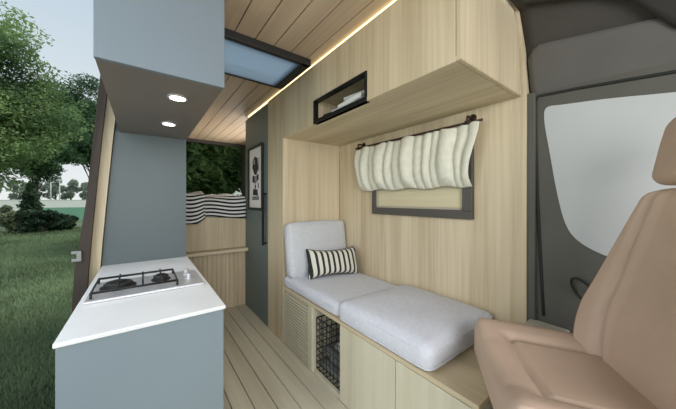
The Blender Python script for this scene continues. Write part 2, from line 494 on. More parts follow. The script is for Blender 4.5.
# gas hob
HX0, HX1, HY0, HY1 = -.197, .250, 1.47, 1.785
hb = thing('gas_hob', (.03, 1.63, CT), 'stainless steel two-burner gas hob set in the white worktop', 'hob')
MB().box(HX0, HX1, HY0, HY1, CT, CT+.012, .005).build('hob_plate', M['steel'], hb)
GZ0 = CT+.036
gx0, gx1, gy0, gy1 = HX0+.02, HX1-.115, HY0+.035, HY1-.03
def burner(x, y, r):
    b = MB().lathe([(r*1.25, 0), (r*1.25, .006), (r, .008), (r, .02), (r*.9, .022), (r*.85, .026), (.001, .028)], (x, y, CT+.012)).build('burner', M['blackmat'], hb)
    MB().lathe([(r*.55, 0), (r*.55, .004), (.001, .006)], (x, y, CT+.039), n=20).build('burner_cap', M['black'], b)
B1 = (-.095, 1.64, .055); B2 = (.075, 1.655, .034)
burner(*B1); burner(*B2)
g = MB()
for xs in ((gx0, gx1),):
    g.tube([(gx0,gy0,GZ0),(gx1,gy0,GZ0),(gx1,gy1,GZ0),(gx0,gy1,GZ0)], .0055, 8, closed=True)
for x in (B1[0], (gx0+gx1)/2+.02, B2[0]):
    if abs(x-(gx0+gx1)/2) < .03:
        g.tube([(x,gy0-.008,GZ0+.004),(x,gy1+.008,GZ0+.004)], .004, 8)
    else:
        for a, b in ((gy0-.01, 1.61), (1.685, gy1+.012)):
            g.tube([(x,a,GZ0+.002),(x,b,GZ0+.006)], .004, 8)
for x in (gx0, gx1):
    for y in (gy0, gy1): g.tube([(x,y,CT+.011),(x,y,GZ0)], .005, 8)
g.build('pan_support', M['blackmat'], hb)
for k, y in enumerate((1.60, 1.70)):
    kb = MB().lathe([(.018, 0), (.018, .004), (.014, .006), (.0125, .024), (.011, .026), (.001, .0262)], (HX1-.055, y, CT+.012), n=20)
    kb.box(HX1-.058, HX1-.052, y-.014, y+.014, CT+.03, CT+.041, .002)
    kb.build('control_knob', M['steel'], hb)

# overhead cabinet with two downlights
UZ = .459
uc = thing('overhead_cabinet', (.07, 1.7, UZ), 'blue-grey overhead cabinet hanging above the kitchen worktop', 'cabinet')
MB().box(-.128, KX1, KY0-.002, KY0+.018, UZ, CE-.001, .0015).build('end_panel', M['blue_up'], uc)
MB().box(-.126, KX1-.022, KY0+.018, KY1, UZ+.016, CE-.001).build('carcass', M['blue'], uc)
MB().box(-.126, KX1-.002, KY0+.018, KY1, UZ+.001, UZ+.016).build('underside_panel', M['under'], uc)
for y0, y1 in ((KY0+.02, 1.70), (1.704, KY1)):
    MB().box(KX1-.021, KX1-.003, y0, y1, UZ+.017, CE-.006, .002).build('cabinet_door', M['blue'], uc)
for y, lb in ((1.37, 'nearer'), (1.87, 'farther')):
    dl = thing('downlight', (.124, y, UZ), f'{lb} of the two lit round downlights under the overhead cabinet', 'light', 'downlights over the worktop')
    MB().lathe([(.040, .001), (.040, -.004), (.034, -.006), (.030, -.003)], (.124, y, UZ), n=32).build('trim_ring', M['steel'], dl)
    MB().lathe([(.030, -.001), (.030, -.0045), (.001, -.005)], (.124, y, UZ), n=32).build('diffuser', M['lamp'], dl)

# tall slate unit behind the worktop
tu = thing('tall_cabinet', (.04, 2.5, FL), 'tall slate-grey panelled cabinet standing behind the hob', 'cabinet')
def lxi(z): return lx(z)+.004
zz = [FL + (UZ+.0-FL)*i/8 for i in range(9)]
MB().prism([(lxi(z), z) for z in zz] + [(KX1-.004, UZ), (KX1-.004, FL)], KY1+.001, KY1+.02, 'y').build('front_panel', M['panel'], tu)
zz2 = [FL + (CE-.002-FL)*i/8 for i in range(9)]
MB().prism([(lxi(z), z) for z in zz2] + [(KX1-.01, CE-.002), (KX1-.01, FL)], KY1+.021, YB-.11, 'y').build('carcass', M['panel'], tu)

# ================================================================== REAR: bed, shelf, bedding
bd = thing('platform_bed', (.6, 3.5, FL), 'raised timber platform bed across the rear of the van', 'bed')
BT = -.14
MB().box(.03, XF+.1, YB, YB+.02, -.50, BT, .002).build('front_panel', M['wood_v'], bd)
s = MB().box(.03, XF+.1, YB+.008, YB+.02, FL, -.50)
x = .05
while x < XF+.06:
    s.box(x, x+.026, YB-.006, YB+.012, FL+.004, -.502, .003); x += .042
s.build('slatted_panel', M['wood_v'], bd)
MB().box(-.2, XW-.01, YB+.022, YR-.06, BT-.09, BT-.03).build('platform', M['wood_x'], bd)
MB().blob(rbox(.62, (YB+.03+YR-.07)/2, BT+.03, .80, (YR-.1-YB)/2, .06, .05), (20,20,4)).build('mattress', M['cushion_b'], bd)
sh = MB().box(.02, .877, 2.735, YB+.004, -.528, -.495, .006, 3).build('shelf', M['wood_x'])
recentre(sh, (.45, 2.79, -.528)); tag(sh, 'narrow pale wood shelf across the front of the raised bed', 'shelf')
def drape(x0, x1, y0, y1, top, low, hw, seed, stripes_n, gone=0.0):
    """cloth over the mattress front: top run then hanging front; v from hanging hem to the back"""
    Ltop = y1-y0; L = hw+Ltop
    def fn(u, v):
        s = v*L
        x = x0+(x1-x0)*u
        n1 = noise.noise(Vector((x*5+seed, s*5, 0)))*.02
        if s < hw:
            k = s/hw
            z = top - hw + s - (low*(1-k)*(.5+.5*math.sin(x*7+seed))) + (1-k)*.05*max(0, (u-.75)/.25)**2*(1 if hw > .25 else 0) ; y = y0 - .018*math.sin(k*PI*.9) - .012 + n1*.5
            z -= .03*(1-k)*max(0, u)*0
            rd = max(0, (k-.7)/.3)
            y += .03*rd**2; z -= .012*rd**2
        else:
            k = (s-hw)/Ltop; y = y0+.018 + k*Ltop; z = top - .012*(1-min(1, k*8)) + n1*1.4 + .012*math.sin(x*9+seed)
        # rounded ends
        return Vector((x, y, z))
    return MB().grid(fn, 40, 60, uv=lambda u, v: (u, v*L*stripes_n + .02*math.sin(u*9+seed)))
dv = drape(.262, .874, YB-.012, 3.7, .036, .03, .205, 1.0, 2.4).build('duvet', M['bed'])
sm = dv.modifiers.new('t', 'SOLIDIFY'); sm.thickness = .018; sm.offset = 0
recentre(dv, (.55, 3.2, BT)); tag(dv, 'black and white striped duvet spread over the raised bed', 'duvet')
th = drape(.14, .475, YB-.05, 3.4, .062, .055, .285, 2.3, 2.3).build('throw', M['bed'])
sm = th.modifiers.new('t', 'SOLIDIFY'); sm.thickness = .02; sm.offset = 0
recentre(th, (.3, 3.1, BT)); tag(th, 'black and white striped throw hanging lower over the bed edge beside the slate cabinet', 'throw')

# ================================================================== RIGHT SIDE: wardrobe, column, wall cabinet
wd = thing('wardrobe', (1.16, 2.5, FL), 'tall dark slate wardrobe with a long black handle and a framed print', 'wardrobe')
MB().box(XF+.02, XW-.012, 2.215, YB-.008, FL, CE-.01).build('carcass', M['slate'], wd)
wdd = MB().box(XF, XF+.019, 2.216, YB-.01, FL+.006, CE-.03, .002).build('wardrobe_door', M['slate'], wd)
MB().box(XF-.040, XF-.024, 2.232, 2.258, -.40, .07, .003).box(XF-.03, XF+.001, 2.236, 2.254, .045, .06, .002).box(XF-.03, XF+.001, 2.236, 2.254, -.39, -.375, .002).build('handle', M['handle'], wdd)
# framed print on the wardrobe door
FY0, FY1, FZ0, FZ1 = 2.305, 2.705, -.095, .523
pf = thing('framed_print', (XF, 2.5, FZ0), 'black framed print with grey abstract shapes on the wardrobe door', 'picture')
fr = MB()
for a in ((FY0,FY1,FZ0,FZ0+.022),(FY0,FY1,FZ1-.022,FZ1),(FY0,FY0+.022,FZ0+.02,FZ1-.02),(FY1-.022,FY1,FZ0+.02,FZ1-.02)):
    fr.box(XF-.022, XF, *a, .002)
fr.build('frame', M['black'], pf)
MB().box(XF-.008, XF-.002, FY0+.02, FY1-.02, FZ0+.02, FZ1-.02).build('mat_board', M['paper'], pf)
pr = MB(); cy, W = (FY0+FY1)/2, .11
def sheet(poly): pr.prism([(cy+a*W, z) for a, z in poly], XF-.0092, XF-.0078, 'x')
for poly in ([(-.7,.30),(-.2,.24),(.3,.25),(.8,.32),(.7,.36),(.2,.345),(.15,.42),(-.5,.40)],
             [(-.8,.20),(-.3,.17),(-.25,.235),(-.7,.25)], [(.2,.16),(.8,.18),(.75,.24),(.25,.235)],
             [(-.6,.04),(.7,.05),(.55,.11),(-.5,.10)], [(-.1,.11),(.2,.11),(.2,.15),(-.1,.15)], [(.1,.43),(.5,.40),(.55,.38),(.0,.395)]):
    pr = MB(); sheet(poly); pr.build('print_shape', M['ink'], pf)
for poly in ([(-.85,.0),(.85,.0),(.85,.036),(-.85,.036)], [(-.2,.16),(.15,.16),(.15,.23),(-.2,.23)], [(-.9,.27),(-.75,.27),(-.75,.40),(-.9,.40)], [(.3,.35),(.9,.37),(.6,.395),(.3,.39)], [(-.85,.11),(-.6,.11),(-.55,.16),(-.85,.16)]):
    pr = MB(); sheet(poly); pr.build('print_tone', M['ink_g'], pf)

# wooden column closing the niche
cl = MB().box(XF, XW-.004, 1.905, 2.212, FL, CE-.012, .002).build('wooden_partition', M['wood_v'])
recentre(cl, (1.16, 2.05, FL)); tag(cl, 'full-height pale wood column between the slate wardrobe and the bench', 'partition')

# wall cabinet
WZ = .488
wc = thing('wall_cabinet', (1.15, 1.2, WZ), 'long pale wood wall cabinet above the bench and curtain', 'cabinet')
# carcass around the open shelf
SY0, SY1, SZ0, SZ1 = .945, 1.442, .492, .634
ptop = [(1.30, CE-.004), (1.342, .85), (1.366, .80), (1.398, .68), (1.425, .52), (1.430, WZ)]
cm = MB()
cm.prism([(XF+.02, WZ+.018), (XF+.02, CE-.004)] + ptop[:-1] + [(1.425, WZ+.018)], .488, SY0, 'y')
cm.prism([(XF+.02, WZ+.018), (XF+.02, CE-.004)] + ptop[:-1] + [(1.425, WZ+.018)], SY1, 1.903, 'y')
cm.prism([(XF+.02, SZ1+.01), (XF+.02, CE-.004)] + ptop[:-2] + [(1.395, SZ1+.01)], SY0, SY1, 'y')
cm.box(1.30, 1.40, SY0, SY1, SZ0, SZ1+.01)
cm.build('carcass', M['wood_v'], wc)
MB().prism([(XF, WZ), (XF, CE-.012), (XF+.013, CE-.012), (XF+.013, CE-.004)] + ptop, .470, .488, 'y', .002).build('end_panel', M['wood_v'], wc)
MB().box(XF+.001, 1.427, .488, 1.904, WZ, WZ+.018).build('underside_panel', M['wood_h'], wc)
for (y0, y1, z0) in ((.49, .942, WZ+.002), (.945, 1.4415, SZ1+.004), (1.445, 1.903, WZ+.002)):
    MB().box(XF, XF+.019, y0, y1, z0, CE-.014, .0015).build('cabinet_door', M['wood_v'], wc)
sf = MB()
for a in ((SY0,SY1,SZ0-.004,SZ0+.018),(SY0,SY1,SZ1-.010,SZ1+.002),(SY0,SY0+.013,SZ0+.01,SZ1-.006),(SY1-.010,SY1,SZ0+.01,SZ1-.01)):
    sf.box(XF-.005, XF+.03, *a, .002)
sf.build('shelf_frame', M['black'], wc)
# LED strip in the shadow gap
ls = MB().box(XF+.004, XF+.012, .489, 2.775, CE-.011, CE-.002).build('led_strip', M['led'])
recentre(ls, (XF+.008, 1.6, CE-.011)); tag(ls, 'glowing warm light strip along the top of the wood cabinets', 'light strip')
# books lying on the open shelf
def book(x, y, z, w, d, h, rot, cover, label):
    b = thing('book', (x, y, z), label, 'book', 'books on the open shelf'); 
    c = MB().box(x-w/2, x+w/2, y-d/2, y+d/2, z, z+.003, .001).box(x-w/2, x+w/2, y-d/2, y+d/2, z+h-.003, z+h, .001).box(x-w/2, x-w/2+.004, y-d/2, y+d/2, z, z+h, .001)
    c.build('cover', cover, b); MB().box(x-w/2+.004, x+w/2-.006, y-d/2+.005, y+d/2-.005, z+.003, z+h-.003).build('pages', M['paper'], b)
    b.rotation_euler.z = rot; return b
z0 = SZ0+.019
MB0 = [(1.0, 1.16, 0, .17, .26, .028, .06, 'cover_g', 'pale grey book at the bottom of the stack on the open shelf'),
       (1.0, 1.13, .0285, .16, .23, .026, -.08, 'paper', 'white book in the middle of the stack on the open shelf'),
       (1.01, 1.10, .055, .15, .19, .022, .14, 'cover_g', 'smallest pale book on top of the stack on the open shelf'),
       (.985, 1.345, 0, .13, .10, .03, .1, 'cover_d', 'small dark book lying alone at the far end of the open shelf')]
for (x,y,dz,w,d,h,r,cv,lb) in MB0: book(x, y, z0+dz, w, d, h, r, M[cv], lb)

# ================================================================== BENCH
BTZ = -.675
BY0, BY1 = .41, 1.902
bn = thing('storage_bench', (1.16, 1.2, FL), 'pale wood storage bench with louvred panel and open basket niche', 'bench')
MB().box(XF, XW-.003, BY0, BY1, BTZ-.02, BTZ, .002).build('bench_top', M['wood_h'], bn)
NY0, NY1 = 1.166, 1.462       # niche
MB().box(XF+.02, XW-.004, BY0, NY0-.02, FL+.0, BTZ-.021).build('carcass', M['wood_base'], bn)
MB().box(XF+.004, XW-.004, NY0-.018, NY0, FL, BTZ-.021, .001).box(XF+.004, XW-.004, NY1, NY1+.018, FL, BTZ-.021, .001).box(XW-.03, XW-.01, NY0, NY1, FL, BTZ-.021).box(XF+.01, XW-.03, NY0, NY1, FL+.002, FL+.02).build('niche_lining', M['wood_base'], bn)
for y0, y1 in ((BY0+.002, .762), (.766, NY0-.002)):
    MB().box(XF, XF+.018, y0, y1, FL+.004, BTZ-.023, .0015).build('bench_door', M['wood_base'], bn)
MB().box(XF, XF+.03, NY1+.003, NY1+.06, FL+.004, BTZ-.023, .0015).build('divider_post', M['wood_base'], bn)
lv = MB().box(XF+.026, XF+.03, NY1+.062, BY1-.002, FL+.004, BTZ-.023)
z = FL+.02
while z < BTZ-.04:
    lv.prism([(XF+.001, z), (XF+.022, z+.006), (XF+.022, z+.010), (XF+.001, z+.0125)], NY1+.064, BY1-.004, 'y'); z += .0215
lv.build('louvred_panel', M['wood_base'], bn)
# wire basket in the niche
bk = thing('wire_basket', (1.03, 1.31, FL+.02), 'black wire basket standing in the open niche of the bench', 'basket')
bx0, bx1, by0, by1, bz0, bz1 = .905, 1.22, 1.185, 1.445, FL+.028, -.765
wr = MB()
def rect(z, x0, x1, y0, y1, r): wr.tube([(x0,y0,z),(x1,y0,z),(x1,y1,z),(x0,y1,z)], r, 6, closed=True)
k = 0; z = bz0
while z <= bz1+.001:
    rect(z, bx0, bx1, by0, by1, .0034); z += (bz1-bz0)/8
n = 7
for i in range(n+1):
    y = by0+(by1-by0)*i/n; wr.tube([(bx0,y,bz1),(bx0,y,bz0),(bx1,y,bz0),(bx1,y,bz1)], .003, 6)
for i in range(1, 8):
    x = bx0+(bx1-bx0)*i/8; wr.tube([(x,by0,bz1),(x,by0,bz0),(x,by1,bz0),(x,by1,bz1)], .003, 6)
wr.build('wire_mesh', M['blackmat'], bk)
rect2 = MB().tube([(bx0,by0,bz1),(bx1,by0,bz1),(bx1,by1,bz1),(bx0,by1,bz1)], .0045, 8, closed=True).build('rim', M['blackmat'], bk)
# rolled magazines lying in the basket
mg = None
for i, (x, z, ang, cv) in enumerate([(.945, bz0+.035, .25, 'paper_g'), (1.02, bz0+.035, .1, 'paper'), (1.10, bz0+.036, .2, 'cover_d'), (.975, bz0+.10, .35, 'paper_g'), (1.06, bz0+.10, .28, 'paper')]):
    b = thing('rolled_paper', (x, 1.315, z), ['grey paper roll lying frontmost at the bottom of the wire basket', 'white paper roll in the middle of the bottom row in the wire basket', 'dark paper roll at the back of the bottom row in the wire basket', 'grey paper roll lying on top at the front of the wire basket', 'white paper roll lying on top at the back of the wire basket'][i], 'paper roll', 'paper rolls in the wire basket')
    m = MB(); pts = []
    def roll(u, v, x=x, z=z):
        a = u*PI*5; r = .013+.018*u
        return Vector((x+r*math.cos(a), 1.315+(v-.5)*.21, z+r*math.sin(a)))
    m.grid(roll, 60, 6); o = m.build('paper', M[cv], b)
    sm = o.modifiers.new('t','SOLIDIFY'); sm.thickness = .002
    b.rotation_euler.x = ang*.25*(1 if i % 2 else -1)*.5

# bench cushions
def cushion(x0, x1, y0, y1, z0, z1, r, bulge, seed, label, material, name='seat_cushion'):
    t = thing(name, ((x0+x1)/2, (y0+y1)/2, z0), label, 'cushion', None)
    hx, hy, hz = (x1-x0)/2, (y1-y0)/2, (z1-z0)/2
    MB().blob(rbox((x0+x1)/2, (y0+y1)/2, (z0+z1)/2, hx, hy, hz, r, bulge, .004, seed), (30, 34, 10)).build('cushion_body', material, t)
    cx, cy = (x0+x1)/2, (y0+y1)/2
    for zz in (z0+.018, z1-.022):
        P = []
        for k in range(80):
            a = 2*PI*k/80; c, s_ = math.cos(a), math.sin(a); e = .12
            P.append((cx+(hx-.001)*math.copysign(abs(c)**e, c), cy+(hy-.001)*math.copysign(abs(s_)**e, s_), zz))
        MB().tube(P, .0035, 6, closed=True).build('piping', material, t)
    return t
cushion(XF-.005, XW-.012, 1.180, 1.896, BTZ+.004, BTZ+.084, .03, (.004,.004,.008), 1, 'thinner grey bench cushion below the upright back cushion', M['cushion'])
cushion(XF-.015, XW-.012, .585, 1.170, BTZ+.004, BTZ+.11, .034, (.006,.006,.022), 5, 'thicker grey bench cushion nearest the tan seat', M['cushion'])
# upright back cushion leaning on the column
t = thing('back_cushion', (1.17, 1.80, BTZ+.09), 'square grey back cushion leaning upright against the wood column', 'cushion')
tilt = Matrix.Translation((1.151, 1.800, BTZ+.085)) @ Matrix.Rotation(-.14, 4, 'X')
fnb = rbox(0, 0, .205, .270, .045, .205, .028, (.008,.018,.01), .003, 3)
MB().blob(lambda x,y,z: tilt @ fnb(x,y,z), (26,8,22)).build('cushion_body', M['cushion_b'], t)
for sy in (-.034, .034):
    P = []
    for k in range(72):
        a = 2*PI*k/72; c, s_ = math.cos(a), math.sin(a)
        P.append(tilt @ Vector((.268*math.copysign(abs(c)**.14, c), sy, .205+.203*math.copysign(abs(s_)**.14, s_))))
    MB().tube(P, .0035, 6, closed=True).build('piping', M['cushion_b'], t)
# striped pillow
pl = thing('pillow', (1.19, 1.70, BTZ+.10), 'small black and cream striped pillow leaning on the grey back cushion', 'pillow')
tl = Matrix.Translation((1.185, 1.655, BTZ+.192)) @ Matrix.Rotation(-.20, 4, 'Z') @ Matrix.Rotation(-.30, 4, 'X') @ Matrix.Rotation(.015, 4, 'Y')
def pil_shape(x, y, z):
    # pinched edges, pointed corners
    ex = .208*(x) * (1-.05*(1-abs(z))*abs(x)**3) ; ez = .103*z*(1-.16*(1-x*x)*abs(z)**3 + .08*x*x*abs(z))
    th_ = .062*max(0,(1-x**4))**.55*max(0,(1-z**4))**.55 + .003
    return tl @ Vector((ex, y*th_, ez))
po = MB().blob(pil_shape, (34,4,20)).build('cushion_cover', M['pil'], pl)
P = []
for k in range(100):
    q = k/100*4; sd = int(q); f_ = (q-sd)*2-1
    x, z = [(f_, -1), (1, f_), (-f_, 1), (-1, -f_)][sd]
    P.append(pil_shape(x, 0, z))
MB().tube(P, .0042, 6, closed=True).build('piping', M['pilpipe'], pl)['label'] = 'black piping along the pillow edge'

# ================================================================== WINDOW, CURTAIN
WY0, WY1, WZ0, WZ1 = .695, 1.462, -.106, .30
wf = MB()
d0 = XW-.026
for a in ((WY0,WY1,WZ0,WZ0+.05),(WY0,WY1,WZ1-.05,WZ1),(WY0,WY0+.055,WZ0+.04,WZ1-.04),(WY1-.045,WY1,WZ0+.04,WZ1-.04)):
    wf.box(d0, XW+.002, *a, .004)
w1 = struct(wf.build('window_1', M['winframe'])); w1['label'] = 'dark framed side window half covered by the cream curtain'
li = MB()
for a in ((WY0+.05,WY1-.04,WZ0+.046,WZ0+.062),(WY0+.05,WY0+.066,WZ0+.05,WZ1-.05),(WY1-.056,WY1-.04,WZ0+.05,WZ1-.05)):
    li.box(XW-.02, XW+.001, *a, .002)
li.build('inner_frame', M['winframe_l'], w1)
MB().box(XW-.008, XW-.002, WY0+.045, WY1-.04, WZ0+.045, WZ1-.04).build('window_blind', M['blind'], w1)
RX = XW-.062
rd = thing('curtain_rod', (RX, 1.12, .40), 'dark bronze curtain rod on two brackets above the cream curtain', 'curtain rod')
MB().tube([(RX, .625, .408), (RX, 1.61, .414)], .0065, 12).build('rod', M['bronze'], rd)
for y in (.70, 1.575):
    MB().lathe([(.02, 0), (.02, -.006), (.012, -.01), (.001, -.011)], (XW-.001, y, .445), 'x', 18).tube([(XW-.004, y, .445), (RX-.002, y, .442), (RX-.004, y, .432), (RX, y, .412)], .006, 10).tube([(RX, y-.012, .411), (RX, y+.012, .411)], .011, 14).build('bracket', M['bronze'], rd)
CY0, CY1 = .640, 1.602
FB = [-.02,.07,.13,.235,.29,.345,.415,.53,.60,.665,.78,.845,.93,1.03]
FH = [.026,.018,.034,.020,.028,.022,.044,.024,.030,.042,.022,.038,.026]
def curt(u, v):
    # u along the rod, v down: billows of cloth between sharp creases
    y = CY0+(CY1-CY0)*u
    sway = .020*noise.noise(Vector((u*7+2, v*1.6, 7))) + .016*noise.noise(Vector((u*4, v*2.4, 3)))*math.sin(v*PI)
    uu = min(1.0, max(0.0, u + sway))
    x = RX + .014
    d = 0
    for a_, b_, h in zip(FB, FB[1:], FH):
        if a_ <= uu < b_:
            q = (uu-a_)/(b_-a_)*2-1
            d = h*1.15*(max(0, 1-q*q)**.6)*(.40+.85*math.sin(min(1, v+.10)*PI*.80))
    hem = max(0, (v-.80)/.20)
    d *= 1-.60*hem**2
    x -= d + .012*math.sin(PI*v)
    x += .018*hem**2
    z = .404 - v*.331 + .006*math.sin(u*31)*(1-v)**6 - .006*hem*math.sin(u*23) 
    ins = .026*math.sin(v*PI*.5)**1.5 - .003*math.sin(v*PI*2)
    y += ins*(1-2*u)*abs(1-2*u)**3*1.8
    return Vector((min(x, XW-.03), y, z))
cu = MB().grid(curt, 220, 46).build('curtain', M['curtain'])
sm = cu.modifiers.new('t','SOLIDIFY'); sm.thickness = .004; sm.offset = 0
recentre(cu, (RX, 1.12, .075)); tag(cu, 'short cream linen cafe curtain gathered on the bronze rod', 'curtain')

# ================================================================== SWIVELLED CAB SEAT
SA = math.radians(55)
fwd = Vector((-math.cos(SA), math.sin(SA), 0)); sid = Vector((math.sin(SA), math.cos(SA), 0))
SP = Vector((1.106, .037, 0))       # foot of the backrest, centre line
def S(a, b, z): return SP + fwd*a + sid*b + Vector((0,0,z))
st = thing('cab_seat', (SP.x-.15, SP.y+.07, FL), 'tan leather cab seat swivelled to face into the van', 'car seat')
ZS = -.505
def gss(x, w): return math.exp(-(x/w)**2)
def cush(x, y, z):
    # x: depth -1 back .. 1 front, y: side, z
    L0, L1 = -.06, .420; hw = .252
    d = (L0+L1)/2 + (L1-L0)/2*x; b = hw*y; h = (.100 if z > 0 else .078)*z
    ex = max(0, abs(x)-.80)/.20; ey = max(0, abs(y)-.80)/.20; ez = max(0, abs(z)-.55)/.45
    k = math.sqrt(ex*ex+ey*ey+ez*ez); m_ = max(ex, ey, ez)
    if m_ > 0:
        s_ = m_/k
        d = (L0+L1)/2+(L1-L0)/2*math.copysign(min(abs(x), .80)+.20*ex*s_, x)
        b = hw*math.copysign(min(abs(y), .80)+.20*ey*s_, y)
        h = (.100 if z > 0 else .078)*math.copysign(min(abs(z), .55)+.45*ez*s_, z)
    if z > 0:
        t = z
        ay = abs(y)
        h += t*(.030*max(0, ay-.50)/.5 - .016*gss(y, .5))            # side bolsters
        h -= t*.014*gss(ay-.60, .04)*(1 if x < .55 else max(0, 1-(x-.55)*6))
        h -= t*.014*gss(x-.56, .04)*max(0, min(1, (.66-ay)*12))
        h -= t*.030*max(0, -.55-x)/.45
    else:
        b *= 1-.10*(-z); d -= .02*(-z)*max(0, x)
    h += .026*(x-1)*.5 - .020                                        # the seat tips back
    return S(d, b, ZS-.055+h)
MB().blob(cush, (44,44,14)).build('seat_cushion', M['seat'], st)
REC = math.tan(math.radians(9.5))
def back(x, y, z):
    # x: thickness (1 = front), y: side, z: height -1..1
    H = .63; hz = (z+1)/2
    wdt = (.246 - .132*max(0, (hz-.38)/.62)**1.15)*(1-.19*gss(hz, .24))
    ey = max(0, abs(y)-.74)/.26; ez = max(0, abs(z)-.90)/.10; ex = max(0, abs(x)-.4)/.6
    k = math.sqrt(ex*ex+ey*ey+ez*ez); m_ = max(ex, ey, ez); s_ = m_/k if k > 1e-6 else 1
    b = wdt*math.copysign(min(abs(y), .74)+.26*ey*s_, y)
    zz = math.copysign(min(abs(z), .90)+.10*ez*s_, z)
    xx = math.copysign(min(abs(x), .4)+.6*ex*s_, x)
    d = (.062+.012*(1-hz))*xx
    if x > 0:
        d += x*(.062*max(0, abs(y)-.50)/.50*(1-.55*hz) - .014*gss(y, .5) + .016*gss(hz-.25, .2))
        d -= x*.018*gss(abs(y)-.60-.16*hz, .04)
    hgt = (zz+1)/2*H
    return S(d - hgt*REC, b, -.595+hgt)
MB().blob(back, (12,48,48)).build('backrest', M['seat'], st)
hc = S(-.60*REC-.012, 0, .142)
def headr(x, y, z):
    ex = max(0, abs(x)-.3)/.7; ey = max(0, abs(y)-.68)/.32; ez = max(0, abs(z)-.62)/.38
    k = math.sqrt(ex*ex+ey*ey+ez*ez); m_ = max(ex, ey, ez); s_ = m_/k if k > 1e-6 else 1
    xx = math.copysign(min(abs(x), .3)+.7*ex*s_, x); yy = math.copysign(min(abs(y), .68)+.32*ey*s_, y); zz = math.copysign(min(abs(z), .62)+.38*ez*s_, z)
    w_ = .140*(1-.12*max(0, zz)**2)
    return hc + fwd*(.055*xx + .012*(1-yy*yy)*max(0,xx) - .02*zz) + sid*(w_*yy) + Vector((0,0,.100*zz + .018*(1-yy*yy)*max(0, zz)))
MB().blob(headr, (12,28,22)).build('headrest', M['seat'], st)
for k in (.06, -.06):
    MB().tube([hc+sid*k+Vector((0,0,-.17)), hc+sid*k+Vector((0,0,-.04))], .007, 10).build('headrest_post', M['steel'], st)
bs = MB(); cxy = S(.16, 0, 0)
bs.lathe([(.20, 0), (.20, .02), (.16, .03), (.15, .30), (.19, .33), (.19, .36)], (cxy.x, cxy.y, FL), n=36)
bs.lathe([(.17, 0), (.19, .04), (.19, ZS-.175-FL-.36)], (cxy.x, cxy.y, FL+.36), n=36)
bs.build('swivel_base', M['liner'], st)

# ================================================================== OUTSIDE
gr = struct(MB().grid(lambda u, v: Vector((-90+180*u, -20+190*v, GZ + .04*noise.noise(Vector((u*60, v*60, 0))))), 60, 60).build('ground', M['ground']))
def np_mesh(name, verts, faces, material, parent=None, loc=(0,0,0)):
    me = bpy.data.meshes.new(name); verts = np.asarray(verts, np.float32) - np.asarray(loc, np.float32)
    k = faces.shape[1]
    me.vertices.add(len(verts)); me.vertices.foreach_set('co', verts.ravel())
    me.loops.add(faces.size); me.loops.foreach_set('vertex_index', faces.ravel().astype(np.int32))
    me.polygons.add(len(faces)); me.polygons.foreach_set('loop_start', np.arange(0, faces.size, k, dtype=np.int32))
    try: me.polygons.foreach_set('loop_total', np.full(len(faces), k, np.int32))
    except Exception: pass
    me.update(calc_edges=True); me.validate()
    me.materials.append(material)
    o = bpy.data.objects.new(name, me); col.objects.link(o)
    if parent is not None: o.parent = parent
    return o
# grass blades, thinning with distance from the van
N = 150000
r = 1.6*np.exp(rng.random(N)*math.log(22/1.6)); a = np.radians(rng.uniform(0, 60, N))
x = -.35 - r*np.sin(a)*1.0 + .25; y = .6 + r*np.cos(a)
ok = (x < -.42) | (y > 4.5); x, y, r = x[ok], y[ok], r[ok]; n = len(x)
h = rng.uniform(.04, .095, n)*(1+r*.03); w_ = .004+.0018*r; th_ = rng.uniform(0, 2*PI, n); ln = rng.normal(0, .035, (n, 2))
V = np.zeros((n, 3, 3)); z0_ = GZ-.01
V[:,0] = np.c_[x-np.cos(th_)*w_, y-np.sin(th_)*w_, np.full(n, z0_)]
V[:,1] = np.c_[x+np.cos(th_)*w_, y+np.sin(th_)*w_, np.full(n, z0_)]
V[:,2] = np.c_[x+ln[:,0], y+ln[:,1], z0_+h]
gs = np_mesh('grass', V.reshape(-1,3), np.arange(3*n).reshape(-1,3), M['blade'])
tag(gs, 'short green lawn outside the open side door', 'grass', kind='stuff')

def leaves(n, clusters, size, flat=.55):
    """random leaf quads filling ellipsoid clusters (cx,cy,cz,rx,ry,rz)"""
    C = np.array(clusters); vol = (C[:,3]*C[:,4]*C[:,5])**(2/3); idx = rng.choice(len(C), n, p=vol/vol.sum()); c = C[idx]
    d = rng.normal(size=(n,3)); d /= np.linalg.norm(d, axis=1)[:,None]; rad = rng.random(n)**.45
    rad *= 1 + .18*np.sin(d[:,0]*7+idx)*np.cos(d[:,2]*6)
    p = c[:,:3] + d*c[:,3:]*rad[:,None]
    nr = rng.normal(size=(n,3)) + np.array([0,0,flat*2]) ; nr /= np.linalg.norm(nr, axis=1)[:,None]
    t = np.cross(nr, rng.normal(size=(n,3))); t /= np.linalg.norm(t, axis=1)[:,None]; b = np.cross(nr, t)
    s = size*rng.uniform(.6, 1.3, n)[:,None]
    V = np.stack([p - t*s, p - b*s*.45, p + t*s, p + b*s*.45], 1)
    return V.reshape(-1,3), np.arange(4*n).reshape(-1,4)
def crown(cx, cy, cz, rx, ry, rz, k, sub=.38):
    out = []
    for i in range(k):
        d = rng.normal(size=3); d /= np.linalg.norm(d); q = rng.random()**.4*.82
        s = sub*rng.uniform(.65, 1.25)
        out.append((cx+d[0]*rx*q, cy+d[1]*ry*q, cz+d[2]*rz*q, rx*s, ry*s, rz*s*.62))
    return out
